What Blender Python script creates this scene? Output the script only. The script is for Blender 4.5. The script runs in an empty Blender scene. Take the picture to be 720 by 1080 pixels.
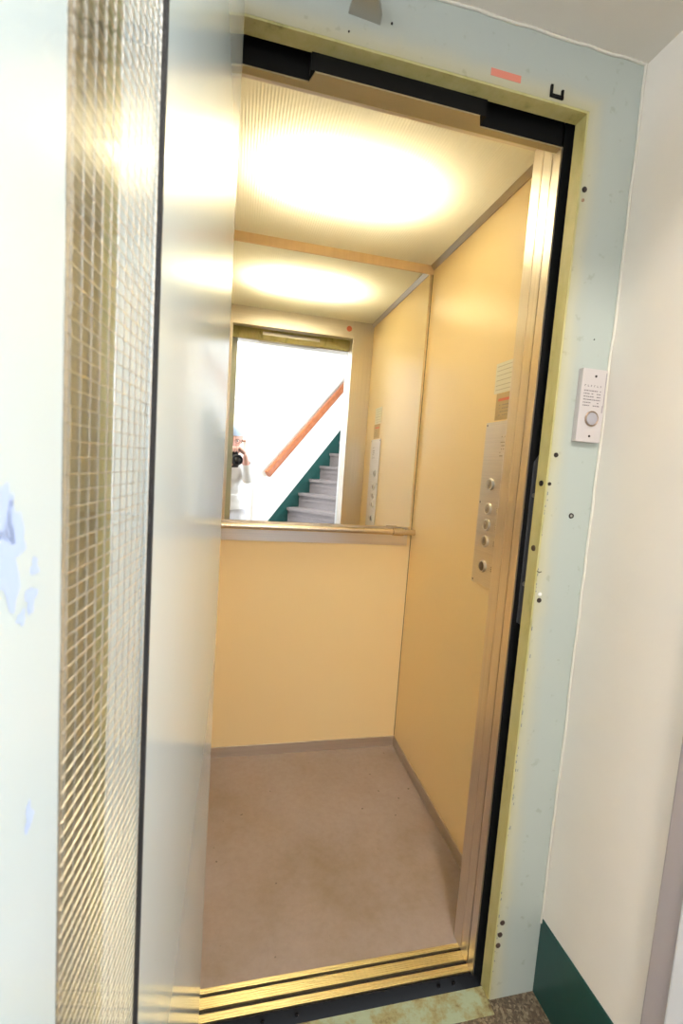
import bpy, bmesh, math, random
from mathutils import Vector, Matrix, Euler
random.seed(7)
PI = math.pi
C = bpy.context.scene.collection
sc = bpy.context.scene

# ------------------------------------------------------------------ camera, world, lights, exposure
CAMZ = 1.258
yaw, pitch, roll, fpx = 0.2307168, -0.0957925, 0.0702745, 488.36
fw = Vector((math.sin(yaw)*math.cos(pitch), math.cos(yaw)*math.cos(pitch), math.sin(pitch)))
r0 = Vector((math.cos(yaw), -math.sin(yaw), 0)); u0 = r0.cross(fw)
rt = r0*math.cos(roll) + u0*math.sin(roll); up = -r0*math.sin(roll) + u0*math.cos(roll)
cd = bpy.data.cameras.new('view_camera'); cam = bpy.data.objects.new('view_camera', cd); C.objects.link(cam)
CAMROT = Matrix((rt, up, -fw)).transposed()
cam.matrix_world = Matrix.Translation((0, 0, CAMZ)) @ CAMROT.to_4x4()
cd.sensor_fit = 'VERTICAL'; cd.sensor_height = 36.0; cd.sensor_width = 24.0
cd.lens = fpx*36.0/1080.0; cd.clip_start = 0.004; cd.clip_end = 60
cd.dof.use_dof = True; cd.dof.focus_distance = 1.7; cd.dof.aperture_fstop = 8.0
sc.camera = cam

world = bpy.data.worlds.new('sky'); sc.world = world; world.use_nodes = True
wb = world.node_tree.nodes['Background']; wb.inputs[0].default_value = (0.80, 0.90, 1.0, 1); wb.inputs[1].default_value = 1.2

def area(name, loc, rot, sx, sy, power, col):
    l = bpy.data.lights.new(name, 'AREA'); l.shape = 'RECTANGLE'; l.size = sx; l.size_y = sy
    l.energy = power; l.color = col
    o = bpy.data.objects.new(name, l); C.objects.link(o); o.location = loc; o.rotation_euler = rot
    return o
# daylight coming in through the landing window (opening in the far right wall of the hall)
area('window_daylight', (2.96, -0.55, 1.75), (0, PI/2, 0), 1.5, 1.5, 57, (0.84, 0.91, 1.0))
# added fill at the left wall opening, brightens the view through the door glass
area('side_fill_light', (-1.66, -0.45, 1.6), (0, -PI/2, 0), 1.3, 1.1, 26, (0.90, 0.92, 1.0))
# added fill light for the hall, hung as a ceiling lamp
area('hall_fill_light', (0.20, -0.95, 2.92), (0, 0, 0), 0.34, 0.34, 29, (1.0, 0.92, 0.82))
# fluorescent tubes above the translucent ceiling of the lift
area('tube_light', (0.295, 1.475, 2.140), (0, 0, 0), 0.38, 0.07, 158, (1.0, 0.93, 0.75))

sc.view_settings.view_transform = 'Standard'; sc.view_settings.look = 'None'
sc.view_settings.gamma = 1.0; sc.view_settings.use_curve_mapping = False
sc.view_settings.exposure = 0.9
cy = sc.cycles
cy.use_denoising = True; cy.max_bounces = 14; cy.diffuse_bounces = 7; cy.glossy_bounces = 7
cy.transmission_bounces = 10; cy.transparent_max_bounces = 12; cy.sample_clamp_indirect = 8.0
cy.caustics_reflective = True; cy.caustics_refractive = False

# ------------------------------------------------------------------ helpers
def lin(c): return tuple(((v/255.0)/12.92 if v/255.0 <= .04045 else ((v/255.0+.055)/1.055)**2.4) for v in c)

def mat(name, col, rough=.5, metal=0., coat=0., coat_r=.1, spec=.5):
    m = bpy.data.materials.new(name); m.use_nodes = True
    b = m.node_tree.nodes['Principled BSDF']
    b.inputs['Base Color'].default_value = (*col, 1); b.inputs['Roughness'].default_value = rough
    b.inputs['Metallic'].default_value = metal; b.inputs['Coat Weight'].default_value = coat
    b.inputs['Coat Roughness'].default_value = coat_r; b.inputs['Specular IOR Level'].default_value = spec
    return m

def N(m, t, **kw):
    n = m.node_tree.nodes.new(t)
    for k, v in kw.items():
        if hasattr(n, k): setattr(n, k, v)
        else: n.inputs[k.replace('_', ' ')].default_value = v
    return n
def L(m, a, b): m.node_tree.links.new(a, b)
def P(m): return m.node_tree.nodes['Principled BSDF']
def ramp(m, stops, src):
    n = m.node_tree.nodes.new('ShaderNodeValToRGB'); cr = n.color_ramp
    while len(cr.elements) < len(stops): cr.elements.new(.5)
    for e, (p, c) in zip(cr.elements, stops): e.position = p; e.color = (*c, 1)
    L(m, src, n.inputs[0]); return n.outputs[0]
def mapped(m, scale=(1, 1, 1), rot=(0, 0, 0)):
    t = N(m, 'ShaderNodeTexCoord'); mp = m.node_tree.nodes.new('ShaderNodeMapping')
    mp.inputs['Scale'].default_value = scale; mp.inputs['Rotation'].default_value = rot
    L(m, t.outputs['Object'], mp.inputs[0]); return mp.outputs[0]
def noise(m, vec, scale, detail=4, rough=.55):
    n = N(m, 'ShaderNodeTexNoise'); n.inputs['Scale'].default_value = scale
    n.inputs['Detail'].default_value = detail; n.inputs['Roughness'].default_value = rough
    L(m, vec, n.inputs['Vector']); return n.outputs[0]
def bump(m, h, strength=.2, dist=.002):
    n = N(m, 'ShaderNodeBump'); n.inputs['Strength'].default_value = strength; n.inputs['Distance'].default_value = dist
    L(m, h, n.inputs['Height']); L(m, n.outputs[0], P(m).inputs['Normal'])
def mixc(m, f, a, b):
    n = m.node_tree.nodes.new('ShaderNodeMix'); n.data_type = 'RGBA'
    for s, v in ((n.inputs[6], a), (n.inputs[7], b)):
        if hasattr(v, 'links') or hasattr(v, 'is_linked'): L(m, v, s)
        else: s.default_value = (*v, 1)
    L(m, f, n.inputs[0]); return n.outputs[2]

def link(name, me, m=None, parent=None):
    o = bpy.data.objects.new(name, me); C.objects.link(o)
    if m: me.materials.append(m)
    if parent:
        o.parent = parent; off = -origin(parent)
        me.transform(Matrix.Translation(off))
    return o
ORG = {}
def origin(o):
    while o.parent: o = o.parent
    return ORG.get(o.name, Vector((0, 0, 0)))
def obj(name, bm, m, parent=None, smooth=False):
    me = bpy.data.meshes.new(name); bmesh.ops.recalc_face_normals(bm, faces=bm.faces[:]); bm.to_mesh(me); bm.free()
    if smooth:
        for p in me.polygons: p.use_smooth = True
        try: me.set_sharp_from_angle(angle=math.radians(40))
        except Exception: pass
    return link(name, me, m, parent)
def base(o, p):
    """put the origin of a top-level mesh at p without moving its surface"""
    o.data.transform(Matrix.Translation(-Vector(p))); o.location = p; ORG[o.name] = Vector(p); return o
def thing(name, label, cat, loc=(0, 0, 0), group=None, kind=None):
    o = bpy.data.objects.new(name, None); C.objects.link(o); o.empty_display_size = .1
    o.location = loc; ORG[o.name] = Vector(loc); return tag(o, label, cat, group, kind)
def tag(o, label=None, cat=None, group=None, kind=None):
    if label: o['label'] = label
    if cat: o['category'] = cat
    if group: o['group'] = group
    if kind: o['kind'] = kind
    return o
def box(bm, x0, x1, y0, y1, z0, z1, bev=0., M=None, seg=2):
    r = bmesh.ops.create_cube(bm, size=1)
    vs = r['verts']
    for v in vs:
        v.co = Vector((x0+(v.co.x+.5)*(x1-x0), y0+(v.co.y+.5)*(y1-y0), z0+(v.co.z+.5)*(z1-z0)))
    if bev > 0:
        es = list({e for v in vs for e in v.link_edges})
        r2 = bmesh.ops.bevel(bm, geom=es, offset=bev, segments=seg, affect='EDGES', profile=.6)
        vs = list({v for f in r2['faces'] for v in f.verts} | {v for v in vs if v.is_valid})
    if M:
        for v in vs: v.co = M @ v.co
    return bm
def B(*a, **k): return box(bmesh.new(), *a, **k)
def frame_from(d):
    d = d.normalized(); a = Vector((0, 0, 1)) if abs(d.z) < .9 else Vector((1, 0, 0))
    x = d.cross(a).normalized(); return x, d.cross(x).normalized()
def tube(bm, pts, r, n=16, cap=True):
    pts = [Vector(p) for p in pts]; rings = []
    rr = r if isinstance(r, (list, tuple)) else [r]*len(pts)
    x, y = frame_from(pts[1]-pts[0])
    for i, p in enumerate(pts):
        d = (pts[min(i+1, len(pts)-1)] - pts[max(i-1, 0)]).normalized()
        x = (x - d*x.dot(d)).normalized(); y = d.cross(x)
        rings.append([bm.verts.new(p + (x*math.cos(2*PI*k/n) + y*math.sin(2*PI*k/n))*rr[i]) for k in range(n)])
    for a, b in zip(rings, rings[1:]):
        for k in range(n): bm.faces.new((a[k], a[(k+1) % n], b[(k+1) % n], b[k]))
    if cap: bm.faces.new(rings[0][::-1]); bm.faces.new(rings[-1])
    return bm
def lathe(bm, prof, o, axis, n=32):
    """prof: (radius, height along axis)"""
    axis = Vector(axis).normalized(); o = Vector(o); x, y = frame_from(axis); rings = []
    for r, h in prof:
        if r < 1e-6: rings.append([bm.verts.new(o+axis*h)])
        else: rings.append([bm.verts.new(o+axis*h+(x*math.cos(2*PI*k/n)+y*math.sin(2*PI*k/n))*r) for k in range(n)])
    for a, b in zip(rings, rings[1:]):
        for k in range(n):
            q = (k+1) % n
            if len(a) == 1 and len(b) > 1: bm.faces.new((a[0], b[q], b[k]))
            elif len(b) == 1 and len(a) > 1: bm.faces.new((a[k], a[q], b[0]))
            elif len(a) > 1: bm.faces.new((a[k], a[q], b[q], b[k]))
    return bm
def prism(bm, poly, ext):
    """poly: list of 3D points, extruded by vector ext"""
    a = [bm.verts.new(Vector(p)) for p in poly]; b = [bm.verts.new(Vector(p)+Vector(ext)) for p in poly]
    bm.faces.new(a); bm.faces.new(b[::-1]); n = len(a)
    for k in range(n): bm.faces.new((a[k], a[(k+1) % n], b[(k+1) % n], b[k]))
    return bm
def text(name, s, size, M, m, parent, depth=.0004):
    cu = bpy.data.curves.new(name, 'FONT'); cu.body = s; cu.size = size; cu.extrude = depth
    cu.align_x = 'CENTER'; cu.align_y = 'CENTER'
    t = bpy.data.objects.new(name, cu); C.objects.link(t)
    dg = bpy.context.evaluated_depsgraph_get(); me = bpy.data.meshes.new_from_object(t.evaluated_get(dg))
    bpy.data.objects.remove(t); me.materials.clear(); me.transform(M)
    return link(name, me, m, parent)

# ------------------------------------------------------------------ materials
def plaster(name, col, sc_=60, st=.12):
    m = mat(name, col, .75); v = mapped(m)
    n1 = noise(m, v, 3.0, 5); c = ramp(m, [(.3, tuple(x*.94 for x in col)), (.7, col)], n1)
    L(m, c, P(m).inputs['Base Color']); bump(m, noise(m, v, sc_, 6), st, .003); return m
m_wall = plaster('cream_white_plaster', (.85, .81, .75))
m_wall2 = plaster('white_plaster', (.86, .85, .82))
m_ceil = plaster('ceiling_plaster', (.74, .71, .65))
m_green = mat('dark_green_oil_paint', (.012, .095, .085), .35, coat=.2)
_v = mapped(m_green); L(m_green, ramp(m_green, [(.3, (.005, .055, .050)), (.75, (.009, .075, .066))], noise(m_green, _v, 6)), P(m_green).inputs['Base Color'])

def terrazzo():
    m = mat('speckled_terrazzo', (.2, .17, .12), .6); v = mapped(m)
    vo = N(m, 'ShaderNodeTexVoronoi'); vo.inputs['Scale'].default_value = 190; L(m, v, vo.inputs['Vector'])
    sep = N(m, 'ShaderNodeSeparateColor'); L(m, vo.outputs['Color'], sep.inputs[0])
    c = ramp(m, [(0, (.02, .014, .01)), (.3, (.055, .038, .025)), (.55, (.16, .12, .075)), (.75, (.36, .30, .20)), (.9, (.07, .035, .02))], sep.outputs[0])
    c = mixc(m, noise(m, v, 300, 2), c, (.12, .09, .06))
    L(m, c, P(m).inputs['Base Color']); bump(m, vo.outputs['Distance'], .2, .001); return m
m_terr = terrazzo()

def worn_paint(name, colA, colB, colC, scale=14):
    m = mat(name, colA, .5); v = mapped(m)
    n1 = noise(m, v, scale, 8, .7)
    c = ramp(m, [(.33, colC), (.44, colB), (.54, colA), (.8, tuple(min(1, x*1.15) for x in colA))], n1)
    L(m, c, P(m).inputs['Base Color']); bump(m, n1, .3, .002); return m
m_thresh = worn_paint('worn_green_threshold_paint', (.33, .40, .29), (.30, .28, .14), (.12, .075, .03), 16)

# blue-green enamel of the shaft door frame, olive-yellow band along the opening
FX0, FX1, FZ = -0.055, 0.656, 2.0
def frame_paint():
    m = mat('blue_green_frame_enamel', (.46, .56, .54), .42, coat=.25, coat_r=.25); v = mapped(m)
    t = N(m, 'ShaderNodeTexCoord'); s = N(m, 'ShaderNodeSeparateXYZ'); L(m, t.outputs['Object'], s.inputs[0])
    def math_(op, a, b=None):
        n = N(m, 'ShaderNodeMath', operation=op)
        for i, q in enumerate((a, b)):
            if q is None: continue
            if isinstance(q, (int, float)): n.inputs[i].default_value = q
            else: L(m, q, n.inputs[i])
        return n.outputs[0]
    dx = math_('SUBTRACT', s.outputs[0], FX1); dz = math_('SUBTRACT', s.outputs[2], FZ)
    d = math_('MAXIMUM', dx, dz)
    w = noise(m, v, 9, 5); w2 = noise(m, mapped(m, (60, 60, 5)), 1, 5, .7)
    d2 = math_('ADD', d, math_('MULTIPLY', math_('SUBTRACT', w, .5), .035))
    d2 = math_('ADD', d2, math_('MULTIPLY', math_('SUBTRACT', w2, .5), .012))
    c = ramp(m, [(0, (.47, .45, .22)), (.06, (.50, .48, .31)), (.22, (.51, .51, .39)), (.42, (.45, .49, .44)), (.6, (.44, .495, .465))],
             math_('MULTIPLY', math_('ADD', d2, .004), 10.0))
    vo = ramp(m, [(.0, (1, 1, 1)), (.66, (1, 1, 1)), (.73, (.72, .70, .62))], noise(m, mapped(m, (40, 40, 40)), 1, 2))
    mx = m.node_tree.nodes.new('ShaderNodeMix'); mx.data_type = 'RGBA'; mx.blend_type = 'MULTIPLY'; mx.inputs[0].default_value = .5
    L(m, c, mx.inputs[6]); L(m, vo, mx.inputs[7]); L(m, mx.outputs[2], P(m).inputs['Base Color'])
    bump(m, noise(m, v, 25, 5), .15, .003); return m
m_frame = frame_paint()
m_olive = mat('olive_yellow_old_paint', (.50, .47, .15), .5)
_v = mapped(m_olive, (1, 1, .35)); L(m_olive, ramp(m_olive, [(.25, (.30, .28, .12)), (.42, (.50, .47, .20)), (.75, (.58, .54, .28))], noise(m_olive, _v, 28, 6, .65)), P(m_olive).inputs['Base Color'])

def door_paint():
    m = mat('pale_green_door_enamel', (.56, .63, .56), .22, coat=.8, coat_r=.10); v = mapped(m)
    n = noise(m, v, 2.0, 4)
    c = ramp(m, [(.3, (.56, .63, .60)), (.7, (.59, .665, .65))], n)
    L(m, c, P(m).inputs['Base Color']); bump(m, noise(m, v, 14, 3), .04, .004); return m
m_door = door_paint()
m_chip = mat('old_lavender_blue_coat', (.44, .52, .72), .6)
m_black = mat('matt_black_shaft_paint', (.004, .004, .004), .6, spec=.2)
m_rubber = mat('black_rubber', (.012, .012, .012), .7)
_v = mapped(m_rubber); bump(m_rubber, noise(m_rubber, _v, 300, 4), .6, .002)

def steel(name, col, rough, axis, st=.10):
    m = mat(name, col, rough, 1.0)
    scl = {'x': (2, 400, 400), 'y': (400, 2, 400), 'z': (400, 400, 2)}[axis]
    n = noise(m, mapped(m, scl), 1, 3)
    L(m, ramp(m, [(.3, tuple(x*.88 for x in col)), (.7, col)], n), P(m).inputs['Base Color'])
    rr = N(m, 'ShaderNodeMapRange'); rr.inputs['To Min'].default_value = rough-.05; rr.inputs['To Max'].default_value = rough+.07
    L(m, n, rr.inputs['Value']); L(m, rr.outputs[0], P(m).inputs['Roughness'])
    bump(m, n, st, .0006); return m
m_steel = steel('brushed_stainless', (.80, .74, .68), .30, 'z')
m_steelx = steel('brushed_stainless_across', (.80, .74, .68), .30, 'x')
m_plate = steel('brushed_aluminium_plate', (.74, .68, .61), .30, 'y')
m_alu = mat('satin_aluminium', (.72, .70, .66), .32, 1.0)
m_brass = mat('champagne_anodised_tube', (.70, .60, .47), .27, 1.0)
m_sill = mat('ribbed_gold_aluminium', (.78, .68, .42), .30, 1.0)
m_groove = mat('dark_sill_groove', (.02, .014, .01), .6)
m_mirror = mat('mirror_silvering', (.93, .95, .93), .003, 1.0)

def laminate():
    m = mat('warm_yellow_laminate', (.86, .68, .40), .38, coat=.15, coat_r=.2); v = mapped(m)
    n = noise(m, v, 1.2, 3); L(m, ramp(m, [(.3, (.865, .68, .37)), (.7, (.88, .70, .39))], n), P(m).inputs['Base Color'])
    bump(m, noise(m, v, 500, 3), .03, .0008); return m
m_lam = laminate()
m_trimw = mat('pale_wood_edge_strip', (.76, .56, .32), .45)
_v = mapped(m_trimw, (60, 60, 4)); L(m_trimw, ramp(m_trimw, [(.3, (.74, .54, .30)), (.7, (.80, .60, .35))], noise(m_trimw, _v, 1, 4)), P(m_trimw).inputs['Base Color'])

def lino():
    m = mat('beige_brown_linoleum', (.36, .28, .22), .55); v = mapped(m)
    big = noise(m, v, 2.1, 5, .6); fine = noise(m, v, 45, 6, .7)
    c = ramp(m, [(.35, (.37, .31, .295)), (.55, (.33, .265, .23)), (.7, (.27, .205, .15))], big)
    c2 = ramp(m, [(.3, (.80, .78, .76)), (.6, (1, 1, 1))], fine)
    mx = m.node_tree.nodes.new('ShaderNodeMix'); mx.data_type = 'RGBA'; mx.blend_type = 'MULTIPLY'; mx.inputs[0].default_value = .5
    L(m, c, mx.inputs[6]); L(m, c2, mx.inputs[7])
    sp = noise(m, mapped(m, (1, 1, 1)), 38, 1); f = ramp(m, [(.77, (0, 0, 0)), (.79, (1, 1, 1))], sp)
    L(m, mixc(m, f, mx.outputs[2], (.12, .09, .07)), P(m).inputs['Base Color']); bump(m, fine, .08, .001); return m
m_lino = lino()

def diffuser():
    m = bpy.data.materials.new('ribbed_opal_acrylic'); m.use_nodes = True; nt = m.node_tree; nt.nodes.remove(P(m))
    out = nt.nodes['Material Output']
    tr = N(m, 'ShaderNodeBsdfTranslucent'); df = N(m, 'ShaderNodeBsdfDiffuse'); gl = N(m, 'ShaderNodeBsdfGlossy')
    tr.inputs[0].default_value = (.93, .90, .80, 1); df.inputs[0].default_value = (.85, .80, .64, 1)
    gl.inputs['Roughness'].default_value = .3; gl.inputs[0].default_value = (.9, .9, .9, 1)
    v = mapped(m); wv = N(m, 'ShaderNodeTexWave'); wv.bands_direction = 'X'; wv.inputs['Scale'].default_value = 38
    L(m, v, wv.inputs['Vector']); bp = N(m, 'ShaderNodeBump'); bp.inputs['Strength'].default_value = .22; bp.inputs['Distance'].default_value = .003
    L(m, wv.outputs[1], bp.inputs['Height'])
    for s in (tr, df, gl): L(m, bp.outputs[0], s.inputs['Normal'])
    m1 = N(m, 'ShaderNodeMixShader'); m1.inputs[0].default_value = .34; L(m, tr.outputs[0], m1.inputs[1]); L(m, df.outputs[0], m1.inputs[2])
    m2 = N(m, 'ShaderNodeMixShader'); m2.inputs[0].default_value = .05; L(m, m1.outputs[0], m2.inputs[1]); L(m, gl.outputs[0], m2.inputs[2])
    L(m, m2.outputs[0], out.inputs[0]); return m
m_diff = diffuser()
m_tubebox = mat('dull_lamp_tray', (.30, .29, .26), .6)
m_glass = mat('wired_glass', (.93, .95, .92), .02); P(m_glass).inputs['Transmission Weight'].default_value = 1.0; P(m_glass).inputs['IOR'].default_value = 1.5
_v = mapped(m_glass); bump(m_glass, noise(m_glass, _v, 30, 2), .03, .002)
m_wire = mat('bright_steel_wire', (.80, .79, .76), .25, 1.0)
m_white = mat('white_enamel', (.82, .82, .81), .4)
m_silver = mat('silver_painted_plastic', (.60, .56, .56), .4, .15)
m_ink = mat('dark_grey_ink', (.20, .18, .19), .6)
m_inkl = mat('faded_ink', (.36, .29, .20), .6)
m_red = mat('red_ink', (.72, .20, .13), .6)
m_redst = mat('faded_red_sticker', (.72, .25, .18), .6)
m_paper = mat('white_paper', (.80, .78, .66), .7)
m_paper2 = mat('tan_paper', (.56, .42, .22), .6)
m_screw = mat('dark_brown_screw', (.035, .025, .022), .5, .4)
m_zinc = mat('zinc_steel', (.50, .48, .45), .35, 1.0)
m_wood = mat('orange_brown_varnished_wood', (.56, .22, .07), .35, coat=.3)
_v = mapped(m_wood, (8, 8, 8)); L(m_wood, ramp(m_wood, [(.3, (.30, .085, .025)), (.7, (.42, .13, .04))], noise(m_wood, _v, 2, 4)), P(m_wood).inputs['Base Color'])
m_step = mat('grey_lilac_terrazzo_step', (.42, .38, .40), .5)
_v = mapped(m_step); L(m_step, ramp(m_step, [(.3, (.20, .185, .195)), (.7, (.29, .265, .28))], noise(m_step, _v, 120, 4)), P(m_step).inputs['Base Color'])
m_grime = mat('grey_lilac_metal_casing', (.40, .36, .37), .5)
m_casing = mat('bluish_white_casing', (.70, .72, .76), .4)

# ------------------------------------------------------------------ hall: the setting
YF = 0.88          # face of the shaft wall
XR = 0.781         # right hall wall
def struct(name, bm, m, label=None, cat=None, parent=None, smooth=False):
    o = obj(name, bm, m, parent, smooth)
    if not parent: tag(o, label, cat, kind='structure')
    return o

bm = B(-1.6, 3.0, -4.2, 0.876, -.12, 0); box(bm, FX1+.002, 3.0, .876, .92, -.12, 0); box(bm, -1.6, FX0-.002, .876, .92, -.12, 0)
struct('floor', bm, m_terr, 'dark speckled terrazzo floor of the landing in front of the lift sill', 'floor')
o = struct('trim_1', B(FX0, FX1, 0.850, 0.911, -.10, 0.0015, .001), m_thresh, 'worn green painted threshold strip in front of the lift sill', 'threshold')
# skirt of paint splashed over the terrazzo at the foot of the right jamb
# front wall: the painted metal frame around the shaft doorway
bm = bmesh.new()
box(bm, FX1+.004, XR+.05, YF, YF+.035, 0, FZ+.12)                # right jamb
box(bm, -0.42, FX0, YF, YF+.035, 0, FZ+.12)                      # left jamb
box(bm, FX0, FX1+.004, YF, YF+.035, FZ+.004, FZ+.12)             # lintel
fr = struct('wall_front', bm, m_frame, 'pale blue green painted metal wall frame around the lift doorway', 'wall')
bm = bmesh.new()
box(bm, FX1, FX1+.004, YF+.0008, YF+.035, 0.0016, FZ+.004)
box(bm, FX0-.0, FX1, YF+.0008, YF+.035, FZ, FZ+.004)
struct('door_reveal', bm, m_olive, parent=fr)
bm = bmesh.new(); box(bm, -.42, -.235, .74, YF, 0, 2.12, .003); struct('trim_2', bm, mat('tan_brown_pier_paint', (.33, .26, .17), .5), 'tan brown pier behind the glass of the open lift door', 'pier')
# plaster bead where frame meets right wall / ceiling
bm = bmesh.new()
for a, b in (((XR-.003, YF-.002, .19), (XR-.003, YF-.002, 2.118)), ((-.3, YF-.002, 2.118), (XR-.002, YF-.002, 2.118))):
    a, b = Vector(a), Vector(b); pts = [a.lerp(b, i/40) + Vector((random.uniform(-.0015, .0015), 0, random.uniform(-.0015, .0015))) for i in range(41)]
    tube(bm, pts, .0028, 8)
struct('trim_3', bm, plaster('filler_bead', (.72, .70, .62)), 'thin uneven filler bead where blue green frame meets plaster', 'trim')
# right wall up to the side doorway casing
bm = B(XR, XR+.12, .34, YF+.035, 0, 2.12)
struct('wall_right', bm, m_wall, 'cream plastered wall right of the lift frame', 'wall')
bm = B(XR-.003, XR+.001, .612, YF, 0, .20, .001)
struct('baseboard_right', bm, m_green, 'dark green painted skirting band on the cream right wall', 'skirting')
bm = B(XR-.016, XR, .553, .597, 0, 2.05, .003)
struct('trim_4', bm, m_grime, 'grey lilac upright of the door casing at the right edge', 'door casing')
bm = B(XR-.022, XR, .35, .553, 0, 2.05, .004)
struct('door_3', bm, m_casing, 'pale bluish white side door at the right edge of the photo', 'door')
# ceiling: low part at the lift, step up behind the viewer
bm = B(-1.7, XR+.12, .22, YF+.04, 2.12, 3.12); box(bm, -1.7, 3.1, -4.2, .22, 3.0, 3.12); box(bm, XR+.12, 3.1, .22, .60, 3.0, 3.12)
struct('ceiling', bm, m_ceil, 'cream plastered ceiling above the lift frame', 'ceiling')
# hall back wall (seen in the mirror) and the oblique stair wall
YB = -1.62
bm = B(-1.7, .24, YB-.1, YB, 0, 3.0)
struct('wall_back', bm, m_wall2, 'white hall wall with a white door seen in the mirror', 'wall')
sd = Vector((.759, -.651, 0)); sn = Vector((.651, .759, 0)); S0 = Vector((.24, YB, 0))
# stair wall passes through the left ends of the steps
P0 = Vector((.66, -1.947, .72)); run = Vector((.148, -.127, 0))
W0 = P0 - run*2.84; W0.z = 0
bm = bmesh.new(); prism(bm, [W0, W0+sd*3.0, W0+sd*3.0-sn*.1, W0-sn*.1], (0, 0, 3.0))
struct('wall_stair', bm, m_wall2, 'white wall rising beside the stairs, seen in the mirror', 'wall')
# far right wall with window opening
bm = bmesh.new(); X2 = 2.9
box(bm, X2, X2+.12, -4.2, -1.30, 0, 3.0); box(bm, X2, X2+.12, .20, .45, 0, 3.0)
box(bm, X2, X2+.12, -1.30, .20, 0, 1.0); box(bm, X2, X2+.12, -1.30, .20, 2.5, 3.0)
box(bm, XR+.12, X2, .35, .45, 0, 3.0)
struct('wall_far', bm, m_wall2, 'white hall wall with the landing window behind the viewer', 'wall')
w = bpy.data.objects.new('window_1', None)
bm = bmesh.new(); 
for y0, y1, z0, z1 in ((-1.30, -1.25, 1.0, 2.5), (.15, .20, 1.0, 2.5), (-1.25, .15, 1.0, 1.05), (-1.25, .15, 2.45, 2.5), (-.57, -.53, 1.05, 2.45)):
    box(bm, X2+.03, X2+.07, y0, y1, z0, z1, .003)
struct('window_1', bm, m_white, 'white framed landing window behind the viewer', 'window')
bm = bmesh.new(); box(bm, -1.7, -1.6, -1.7, -1.05, 0, 3.0); box(bm, -1.7, -1.6, .15, .915, 0, 3.0); box(bm, -1.7, -1.6, -1.05, .15, 0, .95); box(bm, -1.7, -1.6, -1.05, .15, 2.3, 3.0)
struct('wall_left', bm, m_wall, 'cream hall wall left of the open lift door', 'wall')
bm = bmesh.new(); box(bm, -1.6, -.42, YF, YF+.1, 0, 3.0)
struct('wall_lift_side', bm, m_wall, 'cream hall wall left of the lift frame', 'wall')
# green painted stair string on the oblique wall
g0 = W0 + sn*.002; slope = .18/run.length
a0 = W0 + sd*0.0; q = lambda s, z: (W0 + sd*s + Vector((0, 0, z)) + sn*.001)
off = (Vector((P0.x, P0.y, 0)) - W0).length
zs = lambda s: .72 + (s-off)*slope          # nose line
bm = bmesh.new()
prism(bm, [q(0, 0), q(2.6, 0), q(2.6, zs(2.6)+.155), q(0, max(.05, zs(0)+.155))], tuple(sn*.004))
struct('trim_5', bm, m_green, 'dark green painted string band stepping up the stair wall', 'skirting')

# staircase
st = thing('staircase', 'grey terrazzo staircase rising beside the green band, seen in the mirror', 'stairs', tuple(W0))
for k in range(-3, 8):
    p = Vector((P0.x, P0.y, 0)) + run*k; top = .72+.18*k
    a = p + sn*.005
    bm = bmesh.new()
    w_ = 1.05
    prism(bm, [a, a+sn*w_, a+sn*w_+run*1.0, a+run*1.0], (0, 0, top-.035))
    prism(bm, [a-sd*.022+Vector((0, 0, top-.035)), a-sd*.022+sn*w_+Vector((0, 0, top-.035)), a+sn*w_+run*1.0+Vector((0, 0, top-.035)), a+run*1.0+Vector((0, 0, top-.035))], (0, 0, .035))
    prism(bm, [a-sd*.006+Vector((0, 0, top-.10)), a-sd*.006+sn*w_+Vector((0, 0, top-.10)), a+sn*w_+Vector((0, 0, top-.10)), a+Vector((0, 0, top-.10))], (0, 0, .012))
    obj('step', bm, m_step, st)
# wooden handrail on the oblique wall
def onwall(px, py, offn=.05):
    x = (px-360)/fpx; y = -(py-540)/fpx; d = rt*x + up*y + fw
    dm = Vector((d.x, -d.y, d.z)); om = Vector((0, 2*1.906, CAMZ))
    pw = W0 + sn*offn; t = (pw-om).dot(sn)/dm.dot(sn); return om + dm*t
h0, h1 = onwall(282, 500), onwall(364, 406); h2 = h1 + (h1-h0)*.25
hr = thing('stair_handrail', 'orange brown wooden handrail sloping up the white stair wall in the mirror', 'handrail', tuple(h0))
dn = Vector((0, 0, -.030))
hd = (h2-h0).normalized(); hu = hd.cross(sn).normalized()
bm = bmesh.new(); prof = []
for kx, ky in ((-.022, -.040), (.022, -.040), (.026, -.02), (.026, .03), (.016, .044), (-.016, .044), (-.026, .03), (-.026, -.02)):
    prof.append(h0 + sn*kx + hu*ky)
prism(bm, prof, tuple(h2-h0)); obj('rail', bm, m_wood, hr)
for t_ in (.04, .36, .8):
    p = h0.lerp(h2, t_); bm = bmesh.new(); tube(bm, [p - sn*.02, p - sn*.050], .010, 10); obj('bracket', bm, m_zinc, hr)

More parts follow.
